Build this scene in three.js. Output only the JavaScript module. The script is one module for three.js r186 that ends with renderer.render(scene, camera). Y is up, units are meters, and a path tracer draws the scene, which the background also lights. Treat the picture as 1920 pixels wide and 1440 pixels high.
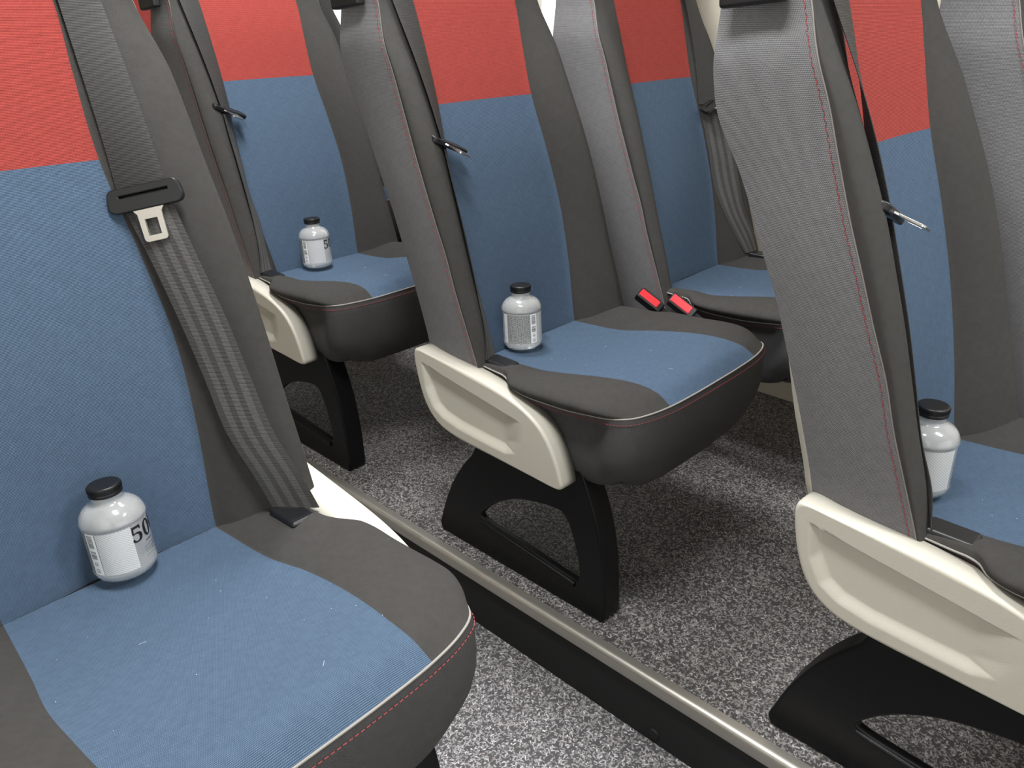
import * as THREE from 'three';
import { mergeGeometries, mergeVertices } from 'three/addons/utils/BufferGeometryUtils.js';
import { RoundedBoxGeometry } from 'three/addons/geometries/RoundedBoxGeometry.js';
import { RectAreaLightUniformsLib } from 'three/addons/lights/RectAreaLightUniformsLib.js';

// ---------------------------------------------------------------- camera, sky, lamps, exposure
// x = the way the sitters face, y = up (0 = raised floor of the far seats), z = their right hand (towards the near window)
const scene = new THREE.Scene();
const V = (x, y, z) => new THREE.Vector3(x, y, z);
const camera = new THREE.PerspectiveCamera(51.35, 1920 / 1440, 0.02, 60);
{
  const x = V(0.72746186, -0.0048974, -0.68613064), y = V(-0.28963424, 0.90432689, -0.31353609), z = V(0.62202191, 0.42681247, 0.65644487);
  camera.position.set(0.5585, 0.8620, 0.7883);
  camera.quaternion.setFromRotationMatrix(new THREE.Matrix4().makeBasis(x, y, z));
  scene.add(camera);
}
const SKY = new THREE.Color().setRGB(0.97, 1.0, 1.0).multiplyScalar(2.4);
scene.background = SKY;
const renderer = new THREE.WebGLRenderer({ antialias: true });
renderer.toneMapping = THREE.LinearToneMapping;
renderer.toneMappingExposure = 0.8;
renderer.shadowMap.enabled = true;
RectAreaLightUniformsLib.init();
const LAMP = { front: 62, rear: 72, near: 72 };
const lampColor = new THREE.Color().setRGB(0.985, 0.99, 1.0);

// ---------------------------------------------------------------- helpers
let seed = 7;
const rnd = () => { seed = (seed * 1664525 + 1013904223) >>> 0; return seed / 4294967296; };
const lerp = (a, b, t) => a + (b - a) * t;
const clamp = (v, a = 0, b = 1) => Math.min(b, Math.max(a, v));
const smooth = (a, b, v) => { const t = clamp((v - a) / (b - a)); return t * t * (3 - 2 * t); };
const used = {};
function numbered(n) { const k = used[n] = (used[n] ?? -1) + 1; return k ? n + '_' + String(k).padStart(3, '0') : n; }
function mesh(name, geo, mat, parent, kind) {
  const m = new THREE.Mesh(geo, mat);
  m.name = parent === scene ? numbered(name) : name;
  m.castShadow = m.receiveShadow = true;
  if (kind) m.userData.kind = kind;
  parent.add(m);
  return m;
}
function table(pts) {                                   // smooth interpolation through [key, value] pairs
  const n = pts.length, m = pts.map((p, i) => {
    const a = pts[Math.max(0, i - 1)], b = pts[Math.min(n - 1, i + 1)];
    return (b[1] - a[1]) / (b[0] - a[0]);
  });
  return k => {
    let i = 0; while (i < n - 2 && k > pts[i + 1][0]) i++;
    const [x0, y0] = pts[i], [x1, y1] = pts[i + 1], h = x1 - x0, t = (k - x0) / h;
    if (t < 0) return y0 + (k - x0) * m[0];
    if (t > 1) return y1 + (k - x1) * m[n - 1];
    const t2 = t * t, t3 = t2 * t;
    return (2 * t3 - 3 * t2 + 1) * y0 + (t3 - 2 * t2 + t) * h * m[i] + (3 * t2 - 2 * t3) * y1 + (t3 - t2) * h * m[i + 1];
  };
}
function curve(pts, closed = false) {                   // centripetal curve with arc-length lookup
  const c = new THREE.CatmullRomCurve3(pts.map(p => p.isVector3 ? p : V(...p)), closed, 'centripetal');
  c.arcLengthDivisions = 400;
  return c;
}
function geom(pos, uv, idx) {
  const g = new THREE.BufferGeometry();
  g.setAttribute('position', new THREE.Float32BufferAttribute(pos, 3));
  g.setAttribute('uv', new THREE.Float32BufferAttribute(uv, 2));
  g.setIndex(idx);
  return g;
}
// grid of points P[r][c] (Vector3), uv function (p, r, c) -> [u, v]
function gridGeo(P, uvf) {
  const R = P.length, C = P[0].length, pos = [], uv = [], idx = [];
  for (let r = 0; r < R; r++) for (let c = 0; c < C; c++) { const p = P[r][c]; pos.push(p.x, p.y, p.z); uv.push(...uvf(p, r, c)); }
  for (let r = 0; r < R - 1; r++) for (let c = 0; c < C - 1; c++) {
    const a = r * C + c, b = a + 1, d = a + C, e = d + 1;
    idx.push(a, b, d, b, e, d);
  }
  const g = geom(pos, uv, idx);
  g.computeVertexNormals();
  return g;
}
function flip(g) { const i = g.index.array; for (let k = 0; k < i.length; k += 3) { const t = i[k]; i[k] = i[k + 1]; i[k + 1] = t; } g.computeVertexNormals(); return g; }
function smoothTogether(geos) {                         // one set of normals over pieces that touch
  const acc = new Map(), key = (p, i) => Math.round(p.getX(i) * 2e4) + ',' + Math.round(p.getY(i) * 2e4) + ',' + Math.round(p.getZ(i) * 2e4);
  for (const g of geos) { const p = g.attributes.position, n = g.attributes.normal; for (let i = 0; i < p.count; i++) { const k = key(p, i), v = acc.get(k) ?? [0, 0, 0]; v[0] += n.getX(i); v[1] += n.getY(i); v[2] += n.getZ(i); acc.set(k, v); } }
  for (const g of geos) { const p = g.attributes.position, n = g.attributes.normal; for (let i = 0; i < p.count; i++) { const v = acc.get(key(p, i)), l = Math.hypot(...v) || 1; n.setXYZ(i, v[0] / l, v[1] / l, v[2] / l); } }
}
function mirrored(g) {
  const m = g.clone().scale(1, 1, -1), n = m.attributes.normal;
  if (m.index) { const i = m.index.array.slice(); for (let k = 0; k < i.length; k += 3) { const t = i[k]; i[k] = i[k + 1]; i[k + 1] = t; } m.setIndex(new THREE.BufferAttribute(i, 1)); }
  else for (const a of Object.values(m.attributes)) { const s = a.itemSize, t = a.array; for (let k = 0; k < t.length; k += 3 * s) for (let j = 0; j < s; j++) { const q = t[k + j]; t[k + j] = t[k + s + j]; t[k + s + j] = q; } }
  void n;
  return m;
}
function tube(pts, r, seg = 120, rad = 6, closed = false) { const g = new THREE.TubeGeometry(curve(pts, closed), seg, r, rad, closed); return g; }
function box(w, h, d, x, y, z, r = 0) {
  const g = r ? new RoundedBoxGeometry(w, h, d, 2, r) : new THREE.BoxGeometry(w, h, d);
  return g.translate(x, y, z);
}
const merge = gs => mergeGeometries(gs.map(g => { const k = g.index ? g.toNonIndexed() : g; for (const a of Object.keys(k.attributes)) if (!['position', 'normal', 'uv'].includes(a)) k.deleteAttribute(a); return k; }));

// ---------------------------------------------------------------- materials
function dataTex(w, h, f, srgb = true, rep = [1, 1]) {
  const d = new Uint8Array(w * h * 4);
  for (let y = 0; y < h; y++) for (let x = 0; x < w; x++) { const c = f(x, y), i = (y * w + x) * 4; d[i] = c[0]; d[i + 1] = c[1]; d[i + 2] = c[2]; d[i + 3] = c[3] ?? 255; }
  const t = new THREE.DataTexture(d, w, h);
  t.wrapS = t.wrapT = THREE.RepeatWrapping; t.magFilter = THREE.LinearFilter; t.minFilter = THREE.LinearMipmapLinearFilter; t.generateMipmaps = true;
  if (srgb) t.colorSpace = THREE.SRGBColorSpace;
  t.repeat.set(...rep); t.needsUpdate = true;
  return t;
}
const hash = (x, y, s = 0) => { let h = (x * 374761393 + y * 668265263 + s * 974634777) | 0; h = Math.imul(h ^ (h >>> 13), 1274126177); return ((h ^ (h >>> 16)) >>> 0) / 4294967296; };
function noise(x, y, per, s) {                          // periodic value noise
  const xi = Math.floor(x), yi = Math.floor(y), fx = x - xi, fy = y - yi, m = v => ((v % per) + per) % per;
  const u = fx * fx * (3 - 2 * fx), v = fy * fy * (3 - 2 * fy);
  return lerp(lerp(hash(m(xi), m(yi), s), hash(m(xi + 1), m(yi), s), u), lerp(hash(m(xi), m(yi + 1), s), hash(m(xi + 1), m(yi + 1), s), u), v);
}
// woven cloth: hgt(x, y) in 0..1 is the thread height; lo / hi the colours of valley and thread (sRGB)
function cloth(N, size, hgt, lo, hi, { rough = 0.95, bump = 0.0004, sheen = 0, grain = 0.15, sp } = {}) {
  const H = new Float32Array(N * N);
  for (let y = 0; y < N; y++) for (let x = 0; x < N; x++) H[y * N + x] = clamp(hgt(x, y) * (1 - grain) + grain * (0.75 * hash(x, y, 3) + 0.25 * noise(x / 16, y / 16, N / 16, 5)));
  const at = (x, y) => H[y * N + x];
  const map = dataTex(N, N, (x, y) => { const h = at(x, y), l = 0.97 + 0.06 * noise(x / 64, y / 64, N / 64, 9); return [0, 1, 2].map(k => clamp(lerp(lo[k], hi[k], h) * l, 0, 255)); }, true, [1 / size, 1 / size]);
  const bm = dataTex(N, N, (x, y) => { const h = at(x, y) * 255; return [h, h, h]; }, false, [1 / size, 1 / size]);
  const m = new THREE.MeshPhysicalMaterial({ map, bumpMap: bm, bumpScale: bump, roughness: rough, side: THREE.DoubleSide, specularIntensity: sp ?? 0.3 });
  if (sheen) { m.sheen = sheen; m.sheenRoughness = 0.6; m.sheenColor = new THREE.Color(0.5, 0.5, 0.5); }
  return m;
}
const ribs = p => (x, y) => {                           // horizontal ribs broken into little floats, as on the seat centres
  const row = Math.floor(y / p), fy = (y % p) / p, fx = ((x + (row % 2) * p / 2) % p) / p;
  return Math.pow(Math.sin(Math.PI * fy), 0.7) * (0.45 + 0.55 * Math.pow(Math.sin(Math.PI * fx), 0.8));
};
const twill = p => (x, y) => 0.5 + 0.5 * Math.sin((x + y) / p * 2 * Math.PI) * (0.6 + 0.4 * Math.sin((x - y) / p * Math.PI));
const carbon = p => (x, y) => {                         // mesh-like coated cloth of the seat sides
  const a = Math.floor(y / p), fx = ((x + (a % 2) * p / 2) % p) / p, fy = (y % p) / p;
  return Math.pow(Math.sin(Math.PI * fx) * Math.sin(Math.PI * fy), 0.6);
};
const M = {
  blue: cloth(512, 0.042, ribs(16), [44, 57, 72], [101, 122, 146]),
  red: cloth(512, 0.042, ribs(16), [106, 42, 39], [180, 80, 73]),
  knit: cloth(512, 0.05, twill(8), [42, 41, 40], [93, 91, 88]),
  vinyl: cloth(512, 0.054, carbon(16), [72, 72, 73], [134, 133, 134], { rough: 0.7, sp: 0.5 }),
  skirt: cloth(512, 0.054, carbon(8), [60, 60, 61], [98, 97, 97], { rough: 0.75, sp: 0.4 }),
};
const plain = (c, roughness, o = {}) => new THREE.MeshPhysicalMaterial({ color: c, roughness, side: THREE.DoubleSide, ...o });
function grainy(size, N, amp, s) { const t = dataTex(N, N, (x, y) => { const h = clamp(128 + amp * 255 * (noise(x / 4, y / 4, N / 4, s) + 0.5 * hash(x, y, s) - 0.75), 0, 255); return [h, h, h]; }, false, [1 / size, 1 / size]); return t; }
const fineGrain = grainy(0.05, 256, 0.6, 21);
M.cream = plain(0xc4c0b3, 0.5, { bumpMap: fineGrain, bumpScale: 0.00012 });
M.black = plain(0x060608, 0.42, { specularIntensity: 0.6, bumpMap: fineGrain, bumpScale: 0.00015 });
M.plastic = plain(0x17181a, 0.38);
M.frame = plain(0x101012, 0.7);
M.piping = plain(0x94908a, 0.8);
M.pipingDark = plain(0x7d7772, 0.8);
M.thread = plain(0x963f41, 0.8);
M.chrome = plain(0xdadada, 0.18, { metalness: 1 });
M.button = plain(0xd8303a, 0.35);
M.wall = plain(0xc9c2b2, 0.6, { bumpMap: fineGrain, bumpScale: 0.0001 });
M.ceiling = plain(0xdedad0, 0.7);
M.rubber = plain(0x151515, 0.7);
M.lint = plain(0xb4b9be, 0.9);
function webbing(striped) {
  const N = 256, p = 8;
  return [(x, y) => {
    const fy = (y % p) / p, st = striped && [0.22, 0.5, 0.78].some(c => Math.abs(x / N - c) < 0.075);
    const h = Math.sin(Math.PI * fy), w = hash(Math.floor(x / 3), Math.floor(y / 2), 4);
    const b = striped ? (st ? 74 + 26 * w : 40 + 34 * h + 10 * w) : 30 + 30 * h + 10 * w;
    return [b, b * 0.985, b * 0.96];
  }, (x, y) => { const h = 255 * Math.sin(Math.PI * ((y % p) / p)); return [h, h, h]; }].map((f, i) => dataTex(N, N, f, i === 0, [1 / 0.047, 1 / 0.047]));
}
{
  const [a, b] = webbing(false), [c, d] = webbing(true);
  M.belt = plain(0xffffff, 0.6, { map: a, bumpMap: b, bumpScale: 0.0003, specularIntensity: 0.5 });
  M.beltBack = plain(0xffffff, 0.55, { map: c, bumpMap: d, bumpScale: 0.0003, specularIntensity: 0.5 });
}
{ // flecked safety vinyl
  const N = 2048, S = 1.0, d = new Float32Array(N * N * 3), base = [72, 71, 70];
  for (let i = 0; i < N * N; i++) { const x = i % N, y = (i / N) | 0, n = noise(x / 64, y / 64, 32, 2) * 8 + hash(x, y, 8) * 12 - 10; for (let k = 0; k < 3; k++) d[i * 3 + k] = base[k] + n; }
  for (let f = 0; f < 95000; f++) {
    const cx = rnd() * N, cy = rnd() * N, a = rnd() * Math.PI, L = 2.2 + rnd() * 3.6, w = 0.9 + rnd() * 1.1, b = 108 + 90 * rnd() * rnd() + 20 * rnd(), warm = rnd() * 8;
    const ca = Math.cos(a), sa = Math.sin(a), bend = (rnd() - 0.5) * 0.12;
    for (let y = -7; y <= 7; y++) for (let x = -7; x <= 7; x++) {
      const u = x * ca + y * sa, v = -x * sa + y * ca + bend * u * u, e = Math.max(Math.abs(u) / L, Math.abs(v) / w);
      if (e > 1.3) continue;
      const k = clamp((1.3 - e) / 0.5), X = ((cx + x) | 0) & (N - 1), Y = ((cy + y) | 0) & (N - 1), i = (Y * N + X) * 3;
      d[i] = lerp(d[i], b + warm, k); d[i + 1] = lerp(d[i + 1], b, k); d[i + 2] = lerp(d[i + 2], b - warm * 0.5, k);
    }
  }
  const map = dataTex(N, N, (x, y) => { const i = (y * N + x) * 3; return [clamp(d[i], 0, 255), clamp(d[i + 1], 0, 255), clamp(d[i + 2], 0, 255)]; }, true, [1 / S, 1 / S]);
  M.floor = plain(0xffffff, 0.5, { map, bumpMap: fineGrain, bumpScale: 0.00012, specularIntensity: 0.5 });
  M.floorAisleLit = M.floor.clone(); M.floorAisleLit.color.setRGB(1.26, 1.28, 1.34);  // same vinyl, colour lifted to stand in for brighter light in the aisle
}
{ // worn aluminium, streaked along its length
  const N = 256, map = dataTex(N, N, (x, y) => { const b = 150 + 36 * noise(x / 64, y / 3, 4, 3) + 14 * hash(x >> 3, y, 6); return [b, b * 0.975, b * 0.93]; }, true, [1 / 0.8, 1 / 0.05]);
  M.alu = plain(0xffffff, 0.42, { map, metalness: 0.75 });
}

// ---------------------------------------------------------------- seat shapes (aisle side at z = 0, seat reaches to z = -0.39)
const ZC = -0.172;
const xRear = table([[0.30, -0.335], [0.368, -0.361], [0.393, -0.368], [0.464, -0.392], [0.53, -0.417], [0.577, -0.435], [0.632, -0.461], [0.70, -0.494], [0.757, -0.528], [0.80, -0.539], [0.84, -0.542], [0.90, -0.546], [1.0, -0.556], [1.05, -0.558]]);
const xStitch = table([[0.30, -0.225], [0.37, -0.250], [0.42, -0.270], [0.475, -0.292], [0.525, -0.309], [0.574, -0.330], [0.623, -0.350], [0.674, -0.372], [0.728, -0.393], [0.78, -0.412], [0.827, -0.433], [0.87, -0.449], [0.95, -0.480], [1.05, -0.520]]);
const xCrest = table([[0.30, -0.218], [0.37, -0.242], [0.42, -0.257], [0.475, -0.276], [0.525, -0.292], [0.574, -0.308], [0.623, -0.326], [0.674, -0.346], [0.728, -0.371], [0.78, -0.397], [0.827, -0.424], [0.87, -0.447], [0.95, -0.478], [1.05, -0.515]]);
const xBlue = table([[0.28, -0.278], [0.356, -0.2985], [0.45, -0.322], [0.55, -0.350], [0.64, -0.377], [0.731, -0.407], [0.81, -0.430], [0.867, -0.447], [0.95, -0.474], [1.05, -0.512]]);
const wBlue = table([[0.30, 0.105], [0.356, 0.107], [0.45, 0.117], [0.55, 0.122], [0.64, 0.116], [0.731, 0.108], [0.81, 0.110], [0.867, 0.113], [0.95, 0.105], [1.05, 0.085]]);
const wHalf = y => 0.1825 + 0.0035 * (1 - smooth(0.6, 0.74, y)) - 0.012 * smooth(0.80, 0.88, y) - 0.05 * smooth(0.88, 1.06, y);
const Y0 = 0.315, YR = 0.728, Y1 = 1.02;
function frontRow(y, sgn) {                              // from the stitched edge to the edge of the seat centre, one side
  const hw = wHalf(y), xs = xStitch(y), xc = xCrest(y), xb = xBlue(y), wb = wBlue(y), wc = Math.max(hw - 0.030, wb + 0.012);
  const k = clamp((xc - xs) / 0.03), o = hw + 0.004 * k;
  const c = curve([[xs, 0, hw], [lerp(xs, xc, 0.45), 0, o], [lerp(xs, xc, 0.88), 0, hw - 0.003 - 0.006 * (1 - k)], [xc + 0.001, 0, Math.max(hw - 0.020, wb + 0.014)], [lerp(xc, xb, 0.42), 0, lerp(wc, wb, 0.5)], [xb + 0.001, 0, wb]]);
  const out = [];
  for (let i = 0; i <= 22; i++) { const p = c.getPoint(i / 22); out.push(V(p.x, y, ZC + sgn * p.z)); }
  return out;
}
function centreRow(y) {
  const xb = xBlue(y), wb = wBlue(y), out = [];
  for (let i = 0; i <= 16; i++) { const t = i / 8 - 1; out.push(V(xb + 0.001 - (0.005 + 0.010 * (1 - smooth(0.36, 0.55, y))) * (1 - t * t), y, ZC - t * wb)); }
  return out;
}
const ysAll = [];
for (let i = 0; i <= 60; i++) ysAll.push(lerp(Y0, YR, i / 60));
for (let i = 1; i <= 34; i++) ysAll.push(lerp(YR, Y1, i / 34));
const uvYZ = p => [p.z, p.y], uvXY = p => [p.x, p.y], uvXZ = p => [p.x, p.z];
const GB0 = {}, GB = GB0;                               // backrest pieces
{
  const near = ysAll.map(y => frontRow(y, 1)), far = ysAll.map(y => frontRow(y, -1).reverse()), mid = ysAll.map(centreRow);
  const arcs = P => P.map(row => { let l = 0; return row.map((p, i) => (l += i ? p.distanceTo(row[i - 1]) : 0)); });
  const an = arcs(near), af = arcs(far);
  GB.bolsterNear = gridGeo(near, (p, r, c) => [an[r][c], p.y * 1.05]); GB.bolsterFar = gridGeo(far, (p, r, c) => [af[r][c], p.y * 1.05]);
  GB.blue = gridGeo(mid.slice(0, 61), uvYZ); GB.red = gridGeo(mid.slice(60), uvYZ);
  for (const g of [GB.bolsterNear, GB.bolsterFar, GB.blue, GB.red]) flip(g);
  smoothTogether([GB.bolsterNear, GB.bolsterFar, GB.blue, GB.red]);
  const sideRow = (y, s) => { const a = xRear(y), b = xStitch(y), hw = wHalf(y), o = []; for (let i = 0; i <= 12; i++) { const t = i / 12; o.push(V(lerp(a, b, t), y, ZC + s * (hw - 0.004 * Math.pow(1 - t, 3) + 0.003 * Math.sin(Math.PI * t)))); } return o; };
  GB.sideNear = flip(gridGeo(ysAll.map(y => sideRow(y, 1)), uvXY));
  GB.sideFar = flip(gridGeo(ysAll.map(y => sideRow(y, -1).reverse()), uvXY));
  const sh = y => 0.003 + 0.011 * (1 - smooth(0.44, 0.56, y));
  const shellRow = y => { const a = xRear(y), hw = wHalf(y) - 0.004, s = sh(y), o = []; for (let i = 0; i <= 28; i++) { const t = i / 14 - 1, k = Math.min(1, (1 - Math.abs(t)) / 0.14); o.push(V(a - s * Math.sqrt(k * (2 - k)) - 0.012 * (1 - t * t), y, ZC + t * hw)); } return o; };
  GB.shell = flip(gridGeo(ysAll.map(shellRow), uvYZ));
  // rounded crown that closes the top of the backrest
  const loop = y => [...sideRow(y, 1), ...frontRow(y, 1).slice(1), ...centreRow(y).slice(1), ...frontRow(y, -1).reverse().slice(1), ...sideRow(y, -1).reverse().slice(1), ...shellRow(y).slice(1)];
  const top = loop(Y1), cx = top.reduce((a, p) => a + p.x, 0) / top.length;
  GB.crown = flip(gridGeo([[1, 0], [0.97, 0.010], [0.88, 0.018], [0.7, 0.023], [0.4, 0.025], [0.001, 0.026]].map(([k, h]) => top.map(p => V(cx + (p.x - cx) * k, Y1 + h, ZC + (p.z - ZC) * k))), uvXZ));
  const line = (s, dx, dw) => { const o = []; for (let y = Y0; y <= Y1 + 1e-6; y += 0.02) o.push(V(xStitch(y) + dx, y, ZC + s * (wHalf(y) + dw))); return o; };
  GB.pipingNear = tube(line(1, 0, 0), 0.0010, 150, 6); GB.pipingFar = tube(line(-1, 0, 0), 0.0010, 150, 6);
  const stitches = s => {
    const c = curve(line(s, -0.0065, 0.0012)), n = Math.floor(c.getLength() / 0.005), o = [];
    for (let i = 0; i < n; i++) {
      const p = c.getPointAt((i + 0.5) / n), d = c.getTangentAt((i + 0.5) / n), g = new THREE.CylinderGeometry(0.0005, 0.0005, 0.0036, 5, 1);
      d.x += (i % 2 ? 0.28 : -0.28); d.normalize();
      g.applyQuaternion(new THREE.Quaternion().setFromUnitVectors(V(0, 1, 0), d)); g.translate(p.x, p.y, p.z); o.push(g);
    }
    return merge(o);
  };
  GB.stitchNear = stitches(1); GB.stitchFar = stitches(-1);
}
// ---- cushion
const GC = {};
{
  const half = [[-0.295, 0.362, 0.002], [-0.255, 0.364, 0.005], [-0.2205, 0.365, 0.009], [-0.190, 0.364, 0.012], [-0.180, 0.358, 0.0165], [-0.165, 0.354, 0.0195], [-0.138, 0.3530, 0.0225], [-0.106, 0.3535, 0.0215], [-0.066, 0.3560, 0.021], [-0.024, 0.3620, 0.0205], [0.008, 0.3675, 0.0195], [0.033, 0.3715, 0.0070], [0.046, 0.3735, -0.018], [0.0535, 0.374, -0.055], [0.0575, 0.375, -0.11], [0.0585, 0.3755, ZC]];
  const m = p => [p[0], p[1], 2 * ZC - p[2]];
  const full = curve([...half, ...half.slice(0, -1).reverse().map(m)]);
  // parameters on the outline of the front corner and of the blue panel's front corners
  const N = 1200, samp = full.getSpacedPoints(N);
  const near = q => { let b = 0, bd = 9; samp.forEach((p, i) => { const d = p.distanceTo(V(...q)); if (d < bd) { bd = d; b = i; } }); return b / N; };
  const tK = near(half[11]), tB = near(half[13]), at = t => full.getPointAt(t);
  const xr = -0.295;
  const yB = table([[-0.295, 0.346], [-0.2, 0.352], [-0.134, 0.366], [-0.066, 0.381], [-0.01, 0.3885], [0.03, 0.386], [0.0535, 0.374]]);
  const wB = table([[-0.295, 0.106], [-0.2, 0.112], [-0.134, 0.118], [-0.066, 0.117], [0.0, 0.114], [0.03, 0.115], [0.0535, 0.117]]);
  const blueEdge = s => v => { const x = lerp(xr, 0.0535, v); return V(x, yB(x), ZC + s * wB(x)); };
  const coons = (l, r, b, t, nu, nv, bump, wide = () => 0) => {          // l, r over v; b (rear), t (front) over u
    const rows = [], c00 = b(0), c10 = b(1), c01 = t(0), c11 = t(1);
    for (let j = 0; j <= nv; j++) { const v = j / nv, row = []; for (let i = 0; i <= nu; i++) {
      const u = i / nu, L = l(v), R = r(v), B = b(u), T = t(u), f = k => (1 - u) * L[k] + u * R[k] + (1 - v) * B[k] + v * T[k] - ((1 - u) * (1 - v) * c00[k] + u * (1 - v) * c10[k] + (1 - u) * v * c01[k] + u * v * c11[k]);
      row.push(V(f('x'), f('y') + bump(u, v), f('z') + wide(u, v)));
    } rows.push(row); }
    return rows;
  };
  const bn = blueEdge(1), bf = blueEdge(-1);
  const bulge = (u, v) => (0.013 + 0.006 * smooth(0.3, 0.45, v) * (1 - smooth(0.7, 0.95, v))) * Math.pow(Math.sin(Math.PI * Math.pow(u, 0.62)), 0.8) * (0.45 + 0.55 * smooth(0, 0.3, v)) * (1 - 0.55 * smooth(0.85, 1, v)) * (1 - Math.pow(v, 14));
  const overhang = (u, v) => 0.021 * Math.pow(Math.sin(Math.PI * Math.pow(u, 0.42)), 1.1) * smooth(0.28, 0.42, v) * (1 - smooth(0.80, 1, v));
  const lerpV = (a, b) => u => V(lerp(a.x, b.x, u), lerp(a.y, b.y, u), lerp(a.z, b.z, u));
  const rn = coons(v => at(lerp(0, tK, v)), bn, lerpV(at(0), bn(0)), u => at(lerp(tK, tB, u)), 26, 80, bulge, overhang);
  const rc = coons(bn, bf, lerpV(bn(0), bf(0)), u => at(lerp(tB, 1 - tB, u)), 30, 80, (u, v) => -0.004 * Math.sin(Math.PI * u) * smooth(0, 0.15, v) * (1 - smooth(0.7, 0.95, v)) + 0.006 * Math.sin(Math.PI * u) * smooth(0.75, 0.93, v) * (1 - Math.pow(v, 20)));
  const rf = rn.map(row => row.map(p => V(p.x, p.y, 2 * ZC - p.z)).reverse());
  GC.bolsterNear = gridGeo(rn, uvXZ); GC.centre = gridGeo(rc, p => [p.z, p.x]); GC.bolsterFar = gridGeo(rf, uvXZ);
  smoothTogether([GC.bolsterNear, GC.centre, GC.bolsterFar]);
  if (GC.centre.attributes.normal.getY(1000) < 0) { for (const g of [GC.bolsterNear, GC.centre, GC.bolsterFar]) flip(g); smoothTogether([GC.bolsterNear, GC.centre, GC.bolsterFar]); }
  // skirt below the stitched edge
  const n = 260, pts = []; for (let i = 0; i <= n; i++) pts.push(at(i / n));
  const nor = pts.map((p, i) => { const a = pts[Math.max(0, i - 1)], b = pts[Math.min(n, i + 1)]; const t = b.clone().sub(a); const v = V(-t.z, 0, t.x); if (v.dot(V(p.x + 0.1, 0, p.z - ZC)) < 0) v.negate(); return v.normalize(); });
  for (let k = 0; k < 4; k++) { const c = nor.map((v, i) => nor[Math.max(0, i - 1)].clone().add(v).add(nor[Math.min(n, i + 1)]).normalize()); c.forEach((v, i) => nor[i].copy(v)); }
  const prof = [[0, 0], [0.0025, 0.05], [0.004, 0.15], [0.005, 0.3], [0.004, 0.45], [0.000, 0.6], [-0.008, 0.74], [-0.019, 0.86], [-0.033, 0.95], [-0.052, 1.0], [-0.085, 1.015]];
  let len = 0; const arc = pts.map((p, i) => (len += i ? p.distanceTo(pts[i - 1]) : 0));
  const side = p => (1 - smooth(-0.03, 0.03, p.x)) * 1, lowY = p => 0.227 + 0.016 * smooth(0.10, 0.20, Math.abs(p.z - ZC)) - 0.012 * (1 - smooth(-0.06, 0.03, p.x));
  const so = (p, o, t) => lerp(o * (t > 0.5 ? 1 + 0.3 * smooth(0.11, 0.19, Math.abs(p.z - ZC)) : 1), -0.014 * smooth(0, 0.16, t) + 0.4 * Math.min(0, o), side(p));
  GC.skirt = gridGeo(prof.map(([o, t]) => pts.map((p, i) => V(p.x + nor[i].x * so(p, o, t), lerp(p.y, lowY(p), t), p.z + nor[i].z * so(p, o, t)))), (p, r, c) => [arc[c], p.y]);
  const low = pts.map((p, i) => { const e = so(p, -0.085, 1.015); return V(p.x + nor[i].x * e, lerp(p.y, lowY(p), 1.015), p.z + nor[i].z * e); });
  GC.under = gridGeo([low, low.map(p => V(lerp(p.x, -0.14, 0.5), 0.222, lerp(p.z, ZC, 0.5))), low.map(() => V(-0.14, 0.2215, ZC))], uvXZ);
  GC.skirt = merge([GC.skirt, GC.under]);
  GC.piping = tube(pts.map(p => V(p.x, p.y, p.z)).filter((_, i) => i % 3 === 0), 0.0013, 320, 6);
  const c = curve(pts.filter((_, i) => i % 2 === 0).map((p, i) => V(p.x + nor[2 * i].x * so(p, 0.0038, 0.051), p.y - 0.0075, p.z + nor[2 * i].z * so(p, 0.0038, 0.051)))), cnt = Math.floor(c.getLength() / 0.0055), o = [];
  for (let i = 4; i < cnt - 4; i++) { const q = (i + 0.5) / cnt, p = c.getPointAt(q), g = new THREE.CylinderGeometry(0.0005, 0.0005, 0.0036, 5, 1); g.applyQuaternion(new THREE.Quaternion().setFromUnitVectors(V(0, 1, 0), c.getTangentAt(q))); g.translate(p.x, p.y, p.z); o.push(g); }
  GC.stitch = merge(o);
  { // white specks and threads lying on the cloth
    const o = []; seed = 41;
    for (let i = 0; i < 34; i++) {
      const src = rnd() < 0.7 ? GC.centre : GC.bolsterNear, p = src.attributes.position, k = Math.floor(rnd() * p.count), y = p.getY(k) + 0.0004;
      if (p.getX(k) < -0.25 || p.getX(k) > 0.03) continue;
      o.push(i % 6 ? new THREE.SphereGeometry(0.00025 + 0.0004 * rnd() * rnd(), 6, 4).translate(p.getX(k), y, p.getZ(k)) : new THREE.CylinderGeometry(0.00025, 0.00025, 0.006, 4).rotateZ(1.55).rotateY(rnd() * 6).translate(p.getX(k), y, p.getZ(k)));
    }
    GC.lint = merge(o);
  }
  GC.frame = merge([box(0.16, 0.035, 0.26, -0.19, 0.214, ZC, 0.004), box(0.05, 0.10, 0.28, -0.29, 0.29, ZC, 0.004)]);
}
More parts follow.
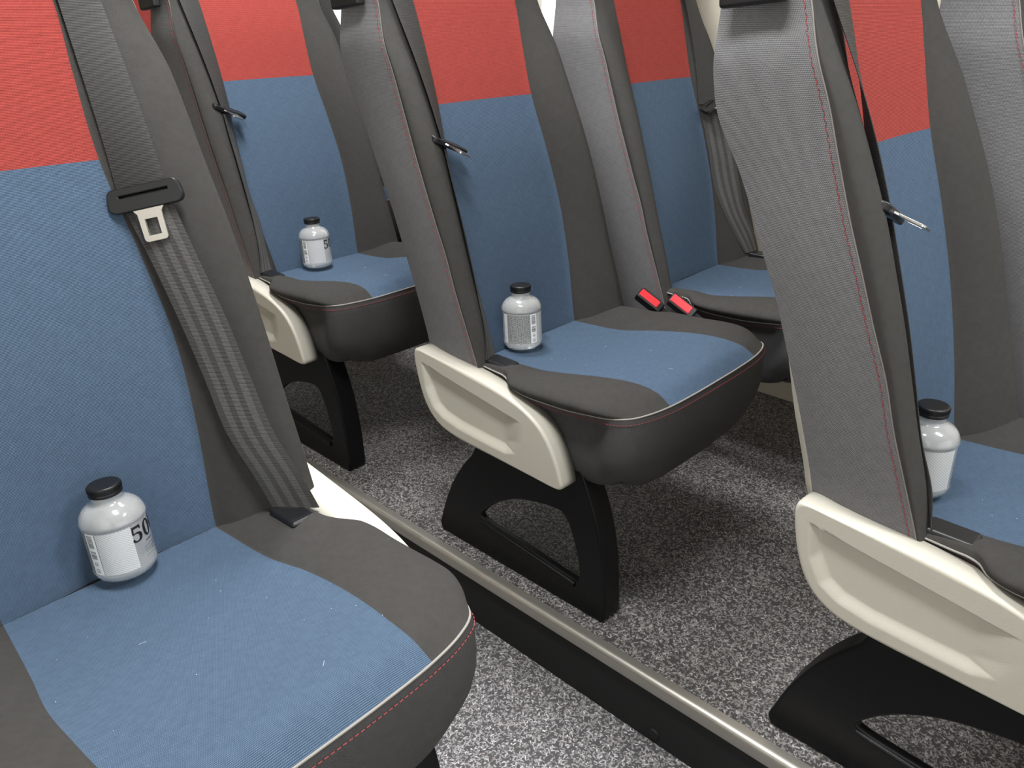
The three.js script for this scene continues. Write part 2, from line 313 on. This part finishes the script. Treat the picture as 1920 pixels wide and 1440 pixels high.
// ---- moulded side panel with a hollow in its face
const GP = {};
{
  const out = curve([[-0.3665, 0.362, 0], [-0.362, 0.330, 0], [-0.355, 0.305, 0], [-0.345, 0.282, 0], [-0.331, 0.264, 0], [-0.310, 0.2505, 0], [-0.283, 0.2435, 0], [-0.245, 0.2400, 0], [-0.18, 0.2385, 0], [-0.11, 0.2372, 0], [-0.066, 0.2362, 0], [-0.057, 0.2375, 0], [-0.0535, 0.2425, 0], [-0.056, 0.255, 0], [-0.067, 0.284, 0], [-0.082, 0.309, 0], [-0.100, 0.327, 0], [-0.124, 0.3405, 0], [-0.155, 0.3505, 0], [-0.202, 0.3590, 0], [-0.266, 0.3655, 0], [-0.329, 0.3705, 0], [-0.356, 0.3720, 0], [-0.3640, 0.3695, 0]], true).getSpacedPoints(240);
  const rec = [[-0.349, 0.3515], [-0.130, 0.3195], [-0.128, 0.290], [-0.140, 0.264], [-0.165, 0.2545], [-0.203, 0.2555], [-0.268, 0.2590], [-0.303, 0.2655], [-0.326, 0.2785], [-0.342, 0.306]];
  const seg = (x, y, a, b) => { const dx = b[0] - a[0], dy = b[1] - a[1], t = clamp(((x - a[0]) * dx + (y - a[1]) * dy) / (dx * dx + dy * dy)); return Math.hypot(x - a[0] - dx * t, y - a[1] - dy * t); };
  const depth = (x, y) => {
    let inside = false, m = 1;
    for (let i = 0, j = rec.length - 1; i < rec.length; j = i++) {
      const a = rec[j], b = rec[i];
      if ((a[1] > y) !== (b[1] > y) && x < (b[0] - a[0]) * (y - a[1]) / (b[1] - a[1]) + a[0]) inside = !inside;
      const w = i === 1 ? 0.006 : i === 2 ? 0.050 : i === 3 ? 0.034 : i === 0 ? 0.012 : 0.0145;
      m = Math.min(m, seg(x, y, a, b) / w);
    }
    if (!inside) return 0;
    return 0.0095 * smooth(0, 1, m);
  };
  const build = zo => { const cx = -0.225, cy = 0.305, rings = 64, bev = 0.0055, P = [];
  const C = V(cx, cy, 0), inset = (p, d) => { const v = C.clone().sub(p); return p.clone().addScaledVector(v, d / v.length()); };
  for (let r = 0; r <= rings; r++) { const t = Math.pow(r / rings, 0.85); P.push(out.map(p => { const q = inset(p, bev), x = lerp(cx, q.x, t), y = lerp(cy, q.y, t); return V(x, y, zo - depth(x, y)); })); }
  for (let k = 1; k <= 5; k++) { const a = k / 5 * Math.PI / 2; P.push(out.map(p => { const q = inset(p, bev * (1 - Math.sin(a))); return V(q.x, q.y, zo - bev * (1 - Math.cos(a))); })); }
  P.push(out.map(p => V(p.x, p.y, 0.030))); P.push(out.map(p => V(p.x + 0.001, p.y, 0.010)));
  P.push(out.map(p => V(lerp(p.x, cx, 0.5), lerp(p.y, cy, 0.5), 0.010))); P.push(out.map(() => V(cx, cy, 0.010)));
  const g = mergeVertices(gridGeo(P, uvXY), 1e-6); g.computeVertexNormals(); return g; };
  GP.panel = build(0.042); GP.wide = build(0.056).translate(0.012, 0.008, 0);
}
// ---- leg: arched side frame with a D-shaped opening
const GL = {};
{
  const s = new THREE.Shape();
  const o = curve([[-0.255, 0.262, 0], [-0.264, 0.235, 0], [-0.2710, 0.205, 0], [-0.280, 0.184, 0], [-0.298, 0.161, 0], [-0.323, 0.123, 0], [-0.348, 0.070, 0], [-0.362, 0.027, 0], [-0.367, 0.008, 0], [-0.362, 0.0, 0]]).getSpacedPoints(60);
  o.forEach((p, i) => i ? s.lineTo(p.x, p.y) : s.moveTo(p.x, p.y));
  const f = curve([[-0.004, 0.0, 0], [-0.0015, 0.004, 0], [-0.002, 0.04, 0], [-0.006, 0.09, 0], [-0.013, 0.135, 0], [-0.024, 0.175, 0], [-0.040, 0.215, 0], [-0.056, 0.250, 0], [-0.062, 0.262, 0]]).getSpacedPoints(50);
  f.forEach(p => s.lineTo(p.x, p.y)); s.closePath();
  const h = new THREE.Path();
  const hp = curve([[-0.262, 0.067, 0], [-0.268, 0.074, 0], [-0.262, 0.083, 0], [-0.244, 0.104, 0], [-0.216, 0.127, 0], [-0.184, 0.145, 0], [-0.144, 0.158, 0], [-0.106, 0.1655, 0], [-0.086, 0.1655, 0], [-0.075, 0.157, 0], [-0.062, 0.132, 0], [-0.051, 0.099, 0], [-0.046, 0.072, 0], [-0.0455, 0.056, 0], [-0.049, 0.049, 0], [-0.056, 0.047, 0], [-0.16, 0.0565, 0]], true).getSpacedPoints(120);
  hp.forEach((p, i) => i ? h.lineTo(p.x, p.y) : h.moveTo(p.x, p.y)); s.holes.push(h);
  const plate = new THREE.ExtrudeGeometry(s, { depth: 0.006, bevelEnabled: true, bevelThickness: 0.004, bevelSize: 0.0035, bevelSegments: 3, curveSegments: 8 }).translate(0, 0.0035, -0.010);
  const edge = [...o.map(p => [p.x, p.y]), ...f.map(p => [p.x, p.y])], m = edge.length, rim = new THREE.Shape();
  edge.forEach(([x, y], i) => i ? rim.lineTo(x, y) : rim.moveTo(x, y)); rim.closePath();
  const inner = new THREE.Path(), kx = 0.93, ky = 0.90, ox = -0.185, oy = 0.13;
  edge.forEach(([x, y], i) => { const X = ox + (x - ox) * kx, Y = oy + (y - oy) * ky; i ? inner.lineTo(X, Y) : inner.moveTo(X, Y); }); void m;
  rim.holes.push(inner);
  const band = new THREE.ExtrudeGeometry(rim, { depth: 0.027, bevelEnabled: true, bevelThickness: 0.004, bevelSize: 0.0035, bevelSegments: 3 }).translate(0, 0.0035, -0.037);
  const g = merge([plate, band]);
  GL.leg = g;
  // ledge along the lower edge of the opening
  GL.ledge = (() => { const p = [[0, 0], [0.003, 0.0005], [0.0045, 0.004], [0.003, 0.0085], [-0.004, 0.0095]], P = []; for (let i = 0; i <= 12; i++) { const t = i / 12, x = lerp(-0.262, -0.056, t), y = lerp(0.067, 0.0475, t) - 0.004; P.push(p.map(([z, h2]) => V(x, y + h2 - 0.003, -0.001 + z))); } return gridGeo(P, uvXY); })();
}
// ---- belt: ribbon from edge points, buckle tongue
function ribbon(rows, th = 0.0012) {                      // rows: [inner edge, outer edge]; smooth along the length, closed cross-section
  const a = curve(rows.map(r => r[0])), b = curve(rows.map(r => r[1])), n = 60, P = [];
  let s = 0, last = null; const len = [];
  for (let i = 0; i <= n; i++) {
    const p = a.getPoint(i / n), q = b.getPoint(i / n), c = p.clone().add(q).multiplyScalar(0.5);
    if (last) s += c.distanceTo(last); last = c; len.push(s);
    const d = a.getTangent(i / n), w = q.clone().sub(p), nn = w.clone().cross(d).normalize(); if (nn.x < 0) nn.negate();
    const row = []; for (let k = 0; k <= 6; k++) row.push(p.clone().lerp(q, k / 6).addScaledVector(nn, th / 2 + 0.0008 * Math.sin(Math.PI * k / 6)));
    for (let k = 6; k >= 0; k--) row.push(p.clone().lerp(q, k / 6).addScaledVector(nn, -th / 2));
    row.push(row[0].clone()); P.push(row);
  }
  return gridGeo(P, (p, r, c) => [(c <= 6 ? c : 13 - c) / 6 * 0.047, len[r]]);
}
function plateGeo() {                                    // local frame: x across the strap, y up the strap, z out of its face
  const s = new THREE.Shape(), W = 0.0365, H = 0.0105, r = 0.007;
  s.moveTo(-W + r, -H); s.lineTo(W - r, -H); s.quadraticCurveTo(W, -H, W, -H + r); s.lineTo(W - 0.001, H - r); s.quadraticCurveTo(W - 0.002, H, W - r, H); s.lineTo(-W + r, H); s.quadraticCurveTo(-W + 0.002, H, -W + 0.001, H - r); s.lineTo(-W, -H + r); s.quadraticCurveTo(-W, -H, -W + r, -H);
  const h = new THREE.Path(); h.moveTo(-0.026, 0.001); h.lineTo(0.026, 0.001); h.lineTo(0.026, 0.0055); h.lineTo(-0.026, 0.0055); h.closePath(); s.holes.push(h);
  return new THREE.ExtrudeGeometry(s, { depth: 0.0045, bevelEnabled: true, bevelThickness: 0.002, bevelSize: 0.0015, bevelSegments: 3, curveSegments: 6 }).translate(0, 0, -0.002);
}
function tongueGeo(L = 0.030) {
  const s = new THREE.Shape(), y0 = -0.010;
  s.moveTo(-0.017, y0); s.lineTo(0.017, y0); s.lineTo(0.0122, y0 - 0.006); s.lineTo(0.0118, y0 - L); s.quadraticCurveTo(0.0115, y0 - L - 0.0035, 0.008, y0 - L - 0.0035); s.lineTo(-0.008, y0 - L - 0.0035); s.quadraticCurveTo(-0.0115, y0 - L - 0.0035, -0.0118, y0 - L); s.lineTo(-0.0122, y0 - 0.006); s.closePath();
  const h = new THREE.Path(), a = 0.0065; h.moveTo(-a, y0 - 0.0115); h.lineTo(a, y0 - 0.0115); h.lineTo(a, y0 - L + 0.002); h.lineTo(-a, y0 - L + 0.002); h.closePath(); s.holes.push(h);
  return new THREE.ExtrudeGeometry(s, { depth: 0.0016, bevelEnabled: true, bevelThickness: 0.0006, bevelSize: 0.0006, bevelSegments: 2 });
}
const GT = { plate: plateGeo(), tongue: tongueGeo(), };
const surfX = (y, w) => { const r = frontRow(y, 1); let b = r[0].x, d = 9; for (const p of [...r, ...centreRow(y).slice(0, 9)]) { const e = Math.abs(p.z - ZC - w); if (e < d) { d = e; b = p.x; } } return b; };

// ---------------------------------------------------------------- seat
const GBW = {};                                          // the nearest seat has a wider outer bolster
for (const [k, g] of Object.entries(GB)) { const w = g.clone(), p = w.attributes.position; for (let i = 0; i < p.count; i++) p.setZ(i, p.getZ(i) + 0.018 * smooth(-0.062, -0.005, p.getZ(i))); if (w.index) w.computeVertexNormals(); GBW[k] = w; }
smoothTogether([GBW.bolsterNear, GBW.bolsterFar, GBW.blue, GBW.red]);
function makeSeat({ mirror = false, panel = true, belt = 'out' } = {}) {
  const GB = belt === 'hang' ? GBW : GB0, t = new THREE.Group(), F = g => mirror ? mirrored(g) : g, part = (n, g, m, p = t, kind) => mesh(n, F(g), m, p, kind);
  part('back_panel', GB.blue, M.blue); part('headrest_panel', GB.red, M.red);
  part('back_bolster', GB.bolsterNear, M.knit); part('back_bolster', GB.bolsterFar, M.knit);
  for (const k of ['Near', 'Far']) {
    const s = part('back_side', GB['side' + k], M.vinyl);
    part('piping', GB['piping' + k], M.pipingDark, s); part('red_stitching', GB['stitch' + k], M.thread, s, 'stuff');
  }
  part('back_shell', GB.shell, M.cream); part('backrest_crown', GB.crown, M.knit);
  part('seat_panel', GC.centre, M.blue); part('seat_bolster', GC.bolsterNear, M.knit); part('seat_bolster', GC.bolsterFar, M.knit);
  const sk = part('seat_skirt', GC.skirt, M.skirt); part('piping', GC.piping, M.piping, sk); part('red_stitching', GC.stitch, M.thread, sk, 'stuff');
  part('seat_frame', GC.frame, M.frame);
  part('lint', GC.lint, M.lint, t, 'stuff');
  if (panel) {
    part('side_panel', belt === 'hang' ? GP.wide : GP.panel, M.cream);
    const l = part('seat_leg', GL.leg, M.black); part('ledge', GL.ledge, M.black, l);
  }
  if (belt !== 'hang') { const guide = box(0.066, 0.10, 0.016, 0, 0, 0, 0.004); guide.rotateZ(0.10); guide.translate(-0.503, 0.912, 0.016);
  part('belt_guide', guide, M.plastic); }
  // belt
  const off = 0.004;
  const yp = belt === 'hang' ? 0.692 : 0.674;
  const up = [0.985, 0.93, 0.87, 0.80, 0.74, yp].map((y, i) => {
    const k = i / 5, wi = lerp(0.117, 0.113, k), wo = lerp(0.158, 0.149, k), hang = belt === 'hang' ? 0.002 : 0.006;
    return [V(Math.max(surfX(y, wi) + off, lerp(-0.482, -0.390, k)) + hang * Math.sin(Math.PI * k), y, ZC + wi), V(surfX(y, wo) + off + hang * Math.sin(Math.PI * k), y + 0.004 * k, ZC + wo)];
  });
  const dn = [[yp - 0.004, -0.388, -0.352, 0.113, 0.149], [0.64, -0.364, -0.329, 0.118, 0.151], [0.572, -0.333, -0.295, 0.121, 0.153], [0.515, -0.309, -0.270, 0.123, 0.154], [0.457, -0.283, -0.243, 0.125, 0.157], [0.41, -0.258, -0.217, 0.135, 0.167], [0.372, -0.243, -0.205, 0.143, 0.176]]
    .map(([y, xi, xo, wi, wo], i) => [V(Math.max(belt === 'hang' ? xi : -9, surfX(y, wi) + off), y, ZC + wi), V(Math.max(belt === 'hang' ? xo : -9, surfX(y, wo) + off), y + 0.003, ZC + wo)]);
  const b = part('seat_belt', ribbon(up), M.belt);
  if (belt === 'hang') dn.forEach((r, i) => r.forEach(p => { p.z += 0.007 * smooth(0, 3, i); }));
  part('lower_strap', ribbon(dn), M.beltBack, b);
  const pm = new THREE.Matrix4(), e = up[5], across = e[1].clone().sub(e[0]).normalize(), mid = e[0].clone().add(e[1]).multiplyScalar(0.5);
  let upv = up[4][0].clone().add(up[4][1]).multiplyScalar(0.5).sub(mid).normalize();
  let nrm = across.clone().cross(upv).normalize(); if (nrm.x < 0) nrm.negate();
  if (belt === 'out') { const d = V(0.96, -0.27, 0.05).normalize(); upv = d.clone().negate(); nrm = across.clone().cross(upv).normalize(); if (nrm.y < 0) nrm.negate(); }
  upv.addScaledVector(nrm, -upv.dot(nrm)).normalize(); const across2 = upv.clone().cross(nrm);
  pm.makeBasis(across2, upv, nrm); pm.setPosition(mid.addScaledVector(nrm, 0.001).addScaledVector(V(1, 0, 0), belt === 'out' ? 0.006 : 0.004));
  part('latch_plate', GT.plate.clone().applyMatrix4(pm), M.plastic, b);
  part('latch_tongue', GT.tongue.clone().applyMatrix4(pm), M.chrome, b);
  part('belt_anchor', box(0.05, 0.014, 0.030, -0.222, 0.368, -0.012, 0.004), M.plastic);
  return t;
}
function place(t, name, pos, label, group) {
  t.name = numbered(name); t.position.set(...pos); t.userData = { label, category: 'seat', group: group ?? 'coach seats' }; scene.add(t); return t;
}
const aisleSeat = makeSeat(), windowSeat = makeSeat({ mirror: true, panel: false });
const POS = { C: [0, 0, 0], B: [-0.6513, 0, -0.0026], D: [0.6437, 0, -0.001], Z: [-1.302, 0, -0.003], A: [0.1148, 0, 0.418], E: [0.012, 0, -0.8275], B2: [-0.640, 0, -0.830], D2: [0.700, 0, -0.8275], Z2: [-1.292, 0, -0.8275] };
place(aisleSeat, 'coach_seat', POS.C, 'middle coach seat, its whole cream side panel and black arched leg in view');
place(aisleSeat.clone(), 'coach_seat', POS.B, 'coach seat right behind the middle one, brightest red headrest, a small bottle on it');
place(aisleSeat.clone(), 'coach_seat', POS.D, 'coach seat at the right edge with the broadest grey side and largest cream panel');
place(aisleSeat.clone(), 'coach_seat', POS.Z, 'hindmost coach seat, only a bit of its red headrest showing at the upper left');
place(makeSeat({ mirror: true, belt: 'hang' }), 'coach_seat', POS.A, 'nearest coach seat on the left, its broad blue cushion filling the lower left corner');
place(windowSeat, 'coach_seat', POS.E, 'window-side coach seat just beyond the middle one, with red belt buckles at its cushion');
place(windowSeat.clone(), 'coach_seat', POS.B2, 'window-side coach seat, a grey sliver of which shows behind the second row');
place(windowSeat.clone(), 'coach_seat', POS.Z2, 'window-side coach seat of the hindmost row, a sliver of its bolster against the bright window');
place(windowSeat.clone(), 'coach_seat', POS.D2, 'window-side coach seat at the upper right corner, only its grey back side in view');

// ---------------------------------------------------------------- buckles between the seats
function buckle(pos, axis, face, label) {
  const t = new THREE.Group(); t.name = numbered('belt_buckle');
  mesh('buckle_body', new RoundedBoxGeometry(0.019, 0.060, 0.027, 3, 0.004), M.plastic, t);
  mesh('release_button', new RoundedBoxGeometry(0.0050, 0.047, 0.0185, 2, 0.002).translate(0.0085, 0.004, 0), M.button, t);
  const ridges = []; for (let i = 0; i < 9; i++) ridges.push(box(0.014, 0.0020, 0.004, 0.001, 0.024 - i * 0.005, -0.0140));
  mesh('ridges', merge(ridges), M.rubber, t);
  mesh('stalk', new RoundedBoxGeometry(0.010, 0.075, 0.020, 2, 0.003).translate(-0.002, -0.060, 0), M.frame, t);
  const y = axis.clone().normalize(), x = face.clone().addScaledVector(y, -face.dot(y)).normalize();
  t.quaternion.setFromRotationMatrix(new THREE.Matrix4().makeBasis(x, y, x.clone().cross(y)));
  t.scale.setScalar(0.9); t.position.set(...pos); t.userData = { label, category: 'belt buckle', group: 'belt buckles between two seats' }; scene.add(t);
}
buckle([-0.230, 0.361, -0.420], V(-0.80, 0.52, 0.25), V(0.5, 0.8, 0.3), 'black buckle with a plain red button beside the grey seat wall, left of the pair');
buckle([-0.163, 0.366, -0.424], V(-0.80, 0.52, 0.25), V(0.5, 0.75, 0.5), 'black buckle with a red button and ribbed edge, right of the pair between the seats');

// ---------------------------------------------------------------- bottles
{
  const W = 2048, H = 576, cv = document.createElement('canvas'); cv.width = W; cv.height = H;
  const c = cv.getContext('2d'), mm = W / 195;
  c.clearRect(0, 0, W, H);
  const hatch = (x, w) => { c.strokeStyle = 'rgba(255,255,255,0.95)'; c.lineWidth = 9; for (let i = -H; i < w; i += 18) { c.save(); c.beginPath(); c.rect(x, 0, w, H); c.clip(); c.beginPath(); c.moveTo(x + i, H); c.lineTo(x + i + H, 0); c.stroke(); c.restore(); } for (let i = 0; i < w + H; i += 36) { c.save(); c.beginPath(); c.rect(x, 0, w, H); c.clip(); c.beginPath(); c.moveTo(x + i, H); c.lineTo(x + i - H, 0); c.lineWidth = 7; c.stroke(); c.restore(); } c.fillStyle = 'rgba(150,156,156,0.30)'; c.fillRect(x, 0, w, H); };
  const codes = x => {
    c.fillStyle = 'rgba(250,250,248,1)'; c.fillRect(x, 0, 12 * mm, H);
    c.fillStyle = '#2a2a2c'; let y = 24;
    seed = 99; while (y < 0.34 * H) { const h = 2 + rnd() * 7; c.fillRect(x + 18, y, 7.6 * mm, h); y += h + 3 + rnd() * 7; }
    y = 0.42 * H; while (y < 0.6 * H) { const h = 2 + rnd() * 7; c.fillRect(x + 18, y, 7.6 * mm, h); y += h + 3 + rnd() * 7; }
    c.lineWidth = 6; c.strokeStyle = '#2a2a2c';
    for (const [k, s] of [[0.73, 0.6], [0.9, 0.7]]) { c.beginPath(); c.arc(x + 5.8 * mm, k * H, 22 * s + 8, 0.4, 5.4); c.stroke(); c.beginPath(); c.moveTo(x + 5.8 * mm - 8, k * H); c.lineTo(x + 5.8 * mm + 4, k * H + 8); c.lineTo(x + 5.8 * mm + 22, k * H - 16); c.stroke(); }
  };
  // text block
  seed = 5; c.fillStyle = 'rgba(235,235,232,0.45)'; c.fillRect(0, 0, 40 * mm, H);
  c.fillStyle = 'rgba(22,22,26,1)';
  for (let x = 12; x < 39 * mm; x += 17) for (let y = 8; y < H - 10;) { const h = 8 + rnd() * 34; c.fillRect(x, y, 9, h); y += h + 4 + rnd() * 8; }
  codes(40 * mm);
  hatch(53 * mm, 35 * mm);
  c.fillStyle = 'rgba(24,24,27,1)'; c.textAlign = 'center'; c.font = 'bold 300px serif';
  c.save(); c.translate(108 * mm, 0.42 * H); c.scale(0.9, 1); c.fillText('500', 0, 0); c.restore();
  for (let k = 0; k < 11; k++) c.fillRect(108 * mm - 60 + k * 11, 0.49 * H + 3 * (k % 3), 6, 18);
  c.beginPath(); c.arc(108 * mm, 30, 10, 0, 7); c.fill();
  c.fillStyle = 'rgba(60,60,64,0.55)'; for (let k = 0; k < 4; k++) c.fillRect(98 * mm, (0.62 + 0.07 * k) * H, (20 - 2 * k) * mm, 7);
  hatch(127 * mm, 35 * mm);
  c.fillStyle = 'rgba(250,250,248,0.95)'; c.fillRect(187 * mm, 0, 8 * mm, H);
  c.strokeStyle = 'rgba(40,44,46,0.75)'; c.lineWidth = 5; seed = 12;
  for (let k = 0; k < 9; k++) { c.beginPath(); c.moveTo(166 * mm, (0.1 + 0.1 * k) * H); c.lineTo((172 + rnd() * 11) * mm, (0.1 + 0.1 * k) * H); c.stroke(); }
  const tex = new THREE.CanvasTexture(cv); tex.colorSpace = THREE.SRGBColorSpace; tex.anisotropy = 8;
  M.label = new THREE.MeshStandardMaterial({ map: tex, transparent: true, roughness: 0.5, side: THREE.DoubleSide });
  M.pet = new THREE.MeshPhysicalMaterial({ color: new THREE.Color().setRGB(0.93, 0.94, 0.935), roughness: 0.17, transmission: 0.68, thickness: 0.02, ior: 1.33, clearcoat: 1, clearcoatRoughness: 0.04, side: THREE.DoubleSide });
  M.cap = plain(0x161617, 0.4);
}
const lathe = (p, n = 64) => new THREE.LatheGeometry(p.map(([r, y]) => new THREE.Vector2(r / 1000, y / 1000)), n);
const GBT = {
  body: lathe([[0, 1.6], [14, 1.2], [17, 0.2], [20, 0], [24, 1.0], [27.5, 3.6], [30, 8], [31, 12.5], [30.4, 13.5], [30.3, 70], [31, 71], [31.4, 72.3], [31.1, 74.5], [30.3, 78], [28.4, 83], [25, 87.6], [20.5, 91], [16.8, 93], [14.9, 94.8], [14.3, 97], [14.2, 104], [14.0, 106], [0, 106]]),
  label: new THREE.CylinderGeometry(0.03055, 0.03055, 0.0535, 96, 1, true).translate(0, 0.0415, 0),
  cap: (() => { const g = lathe([[0, 115], [13.5, 115], [15.2, 114.4], [15.9, 113], [16, 108], [15.5, 107.4], [15.5, 106.6], [16, 106], [16.1, 103.2], [15.4, 102.6], [13, 102.6]]), r = []; for (let i = 0; i < 60; i++) { const a = i / 60 * 2 * Math.PI; r.push(new THREE.BoxGeometry(0.0007, 0.0042, 0.0007).rotateY(-a).translate(Math.cos(a) * 0.01605, 0.1105, Math.sin(a) * 0.01605)); } return merge([g, ...r]); })(),
};
function bottle(pos, scale, turn, tilt, label) {
  const t = new THREE.Group(); t.name = numbered('water_bottle');
  mesh('bottle_body', GBT.body, M.pet, t); mesh('printed_label', GBT.label, M.label, t); mesh('screw_cap', GBT.cap, M.cap, t);
  t.scale.set(scale * 1.05, scale * 0.92, scale * 1.05); t.position.set(...pos);
  t.quaternion.setFromEuler(new THREE.Euler(0, 0, tilt)).multiply(new THREE.Quaternion().setFromAxisAngle(V(0, 1, 0), turn));
  t.userData = { label, category: 'bottle', group: 'small clear bottles with black caps' }; scene.add(t);
}
bottle([-0.1725, 0.3500, 0.5830], 0.93, -1.13, 0.09, 'clear squat bottle with black cap on the nearest blue cushion at the lower left');
bottle([-0.9160, 0.3500, -0.152], 1.0, -1.225, 0.06, 'smallest-looking bottle, on the blue cushion of the seat farthest back');
bottle([-0.2770, 0.3500, -0.1210], 1.0, -0.09, 0.06, 'clear bottle showing fine print and a barcode, on the middle seat');
bottle([0.3560, 0.3500, -0.115], 1.02, 2.44, 0.03, 'clear bottle half hidden behind the backrest edge of the seat at the right');

// ---------------------------------------------------------------- the coach: floors, step, walls, windows, ceiling
const X0 = -3.2, X1 = 2.6, ZF = -0.92, ZN = 1.34, YA = -0.1165, YT = 1.66, XL = X1 - X0, XM = (X0 + X1) / 2;
const uvWorld = (g, f) => { const p = g.attributes.position, u = g.attributes.uv; for (let i = 0; i < p.count; i++) u.setXY(i, ...f(p.getX(i), p.getY(i), p.getZ(i))); return g; };
const st = (name, g, m, parent = scene) => mesh(name, g, m, parent, parent === scene ? 'structure' : undefined);
const floorUV = g => uvWorld(g, (x, y, z) => [x * 0.97 + z * 0.24, z * 0.97 - x * 0.24]);
const zE = 0.036, zN = 0.418 - zE;
st('floor', floorUV(box(XL, 0.05, zN - zE + 0.10, XM, YA - 0.025, (zE + zN) / 2)), M.floorAisleLit);
st('floor_platform', floorUV(box(XL, 0.06, zE - ZF, XM, -0.03, (zE + ZF) / 2)), M.floor);
st('floor_platform', floorUV(box(XL, 0.06, ZN - zN, XM, -0.03, (zN + ZN) / 2)), M.floor);
for (const [z, s] of [[zE, 1], [zN, -1]]) {
  const riser = st('step_riser', box(XL, 0.115, 0.006, XM, YA + 0.0575, z + s * 0.001), M.rubber);
  for (const x of s > 0 ? [-1.9, -0.9, 0.131, 1.13] : [-1.6, -0.4, 0.9]) mesh('rivet', new THREE.CylinderGeometry(0.0085, 0.0095, 0.003, 20).rotateX(Math.PI / 2).translate(x, -0.1, z + s * 0.0050), M.rubber, riser);
  const P = []; for (const x of [X0, X1]) P.push([[-0.010, 0.0012], [0.001, 0.0022], [0.006, 0.0016], [0.0095, -0.0015], [0.0108, -0.006], [0.0108, -0.019], [0.009, -0.021], [0.003, -0.021]].map(([dz, y]) => V(x, y, z + s * dz)));
  st('trim', uvWorld(gridGeo(P, uvXY), (x, y, zz) => [x, y + zz]), M.alu);
}
function wall(name, z, s) {
  const parts = [], T = 0.05, zc = z + s * T / 2, yW0 = s > 0 ? 0.42 : 0.56, yW1 = 1.45;
  parts.push(box(XL, yW0 + 0.12, T, XM, (yW0 - 0.12) / 2, zc), box(XL, YT - yW1, T, XM, (YT + yW1) / 2, zc));
  const w = st(name, merge(parts), M.wall);
  return [w, zc, yW0, yW1, T];
}
let nWin = 1;
for (const [name, z, s, pillars] of [['wall_far', ZF, -1, [[-3.2, -3.05], [-2.05, -1.93], [-0.64, 2.6]]], ['wall_near', ZN, 1, [[-3.2, 0.2], [1.2, 2.6]]]]) {
  const [w, zc, y0, y1, T] = wall(name, z, s);
  for (const [a, b] of pillars) mesh('pillar_infill', box(b - a, y1 - y0, T, (a + b) / 2, (y0 + y1) / 2, zc), M.wall, w);
  for (let i = 0; i + 1 < pillars.length; i++) {
    const a = pillars[i][1], b = pillars[i + 1][0], g = new THREE.Group();
    g.name = 'window_' + nWin++; g.userData.kind = 'structure'; scene.add(g);
    mesh('pane', box(b - a, y1 - y0, 0.004, (a + b) / 2, (y0 + y1) / 2, zc + s * 0.012), new THREE.MeshPhysicalMaterial({ color: 0xffffff, roughness: 0.0, transmission: 1, thickness: 0, ior: 1.45 }), g);
    const f = 0.014; mesh('window_frame', merge([box(b - a, f, 0.02, (a + b) / 2, y0 + f / 2, zc), box(b - a, f, 0.02, (a + b) / 2, y1 - f / 2, zc), box(f, y1 - y0, 0.02, a + f / 2, (y0 + y1) / 2, zc), box(f, y1 - y0, 0.02, b - f / 2, (y0 + y1) / 2, zc), ...(i === 1 && s < 0 ? [box(f, y1 - y0, 0.02, -0.985, (y0 + y1) / 2, zc)] : [])]), M.wall, g);
  }
}
st('wall_rear', box(0.05, YT + 0.12, ZN - ZF, X0 - 0.025, (YT - 0.12) / 2, (ZF + ZN) / 2), M.wall);
{ // front bulkhead with the windscreen above it
  const x = X1 + 0.025, d = ZN - ZF, zc = (ZF + ZN) / 2;
  st('wall_front', merge([box(0.05, 0.40, d, x, 0.08, zc), box(0.05, 0.2, d, x, YT - 0.1, zc)]), M.wall);
  const g = new THREE.Group(); g.name = 'window_' + nWin++; g.userData.kind = 'structure'; scene.add(g);
  mesh('pane', box(0.004, YT - 0.48, d, x, 0.28 + (YT - 0.48) / 2, zc), new THREE.MeshPhysicalMaterial({ color: 0xffffff, roughness: 0.0, transmission: 1, thickness: 0, ior: 1.45 }), g);
}
st('ceiling', box(XL + 0.1, 0.05, ZN - ZF + 0.1, XM, YT + 0.025, (ZF + ZN) / 2), M.ceiling);
// ceiling lamps: unseen panels, added and placed to balance light on the seats
function strip(x, z, L, w, power, label) {
  const t = new THREE.Group(); t.name = numbered('unseen_ceiling_light'); t.position.set(x, YT - 0.012, z); scene.add(t);
  mesh('lamp_housing', box(L + 0.04, 0.022, w + 0.03, 0, 0, 0, 0.006), M.wall, t);
  mesh('diffuser', box(L, 0.006, w, 0, -0.0135, 0), new THREE.MeshStandardMaterial({ color: 0xffffff, emissive: lampColor, emissiveIntensity: 3 }), t);
  const l = new THREE.RectAreaLight(lampColor, power, L, w); l.position.set(0, -0.02, 0); l.rotation.x = -Math.PI / 2; t.add(l);
  t.userData = { label, category: 'lamp', group: 'ceiling light strips' };
}
strip(0.95, -0.22, 0.5, 0.20, LAMP.front, 'unseen white ceiling light panel added over the foremost seats');
strip(-0.64, -0.08, 0.5, 0.20, LAMP.rear, 'unseen white ceiling light panel added over the rear of the aisle');
strip(0.08, 0.46, 0.5, 0.20, LAMP.near, 'unseen white ceiling light panel added over the nearest seat');

renderer.render(scene, camera);
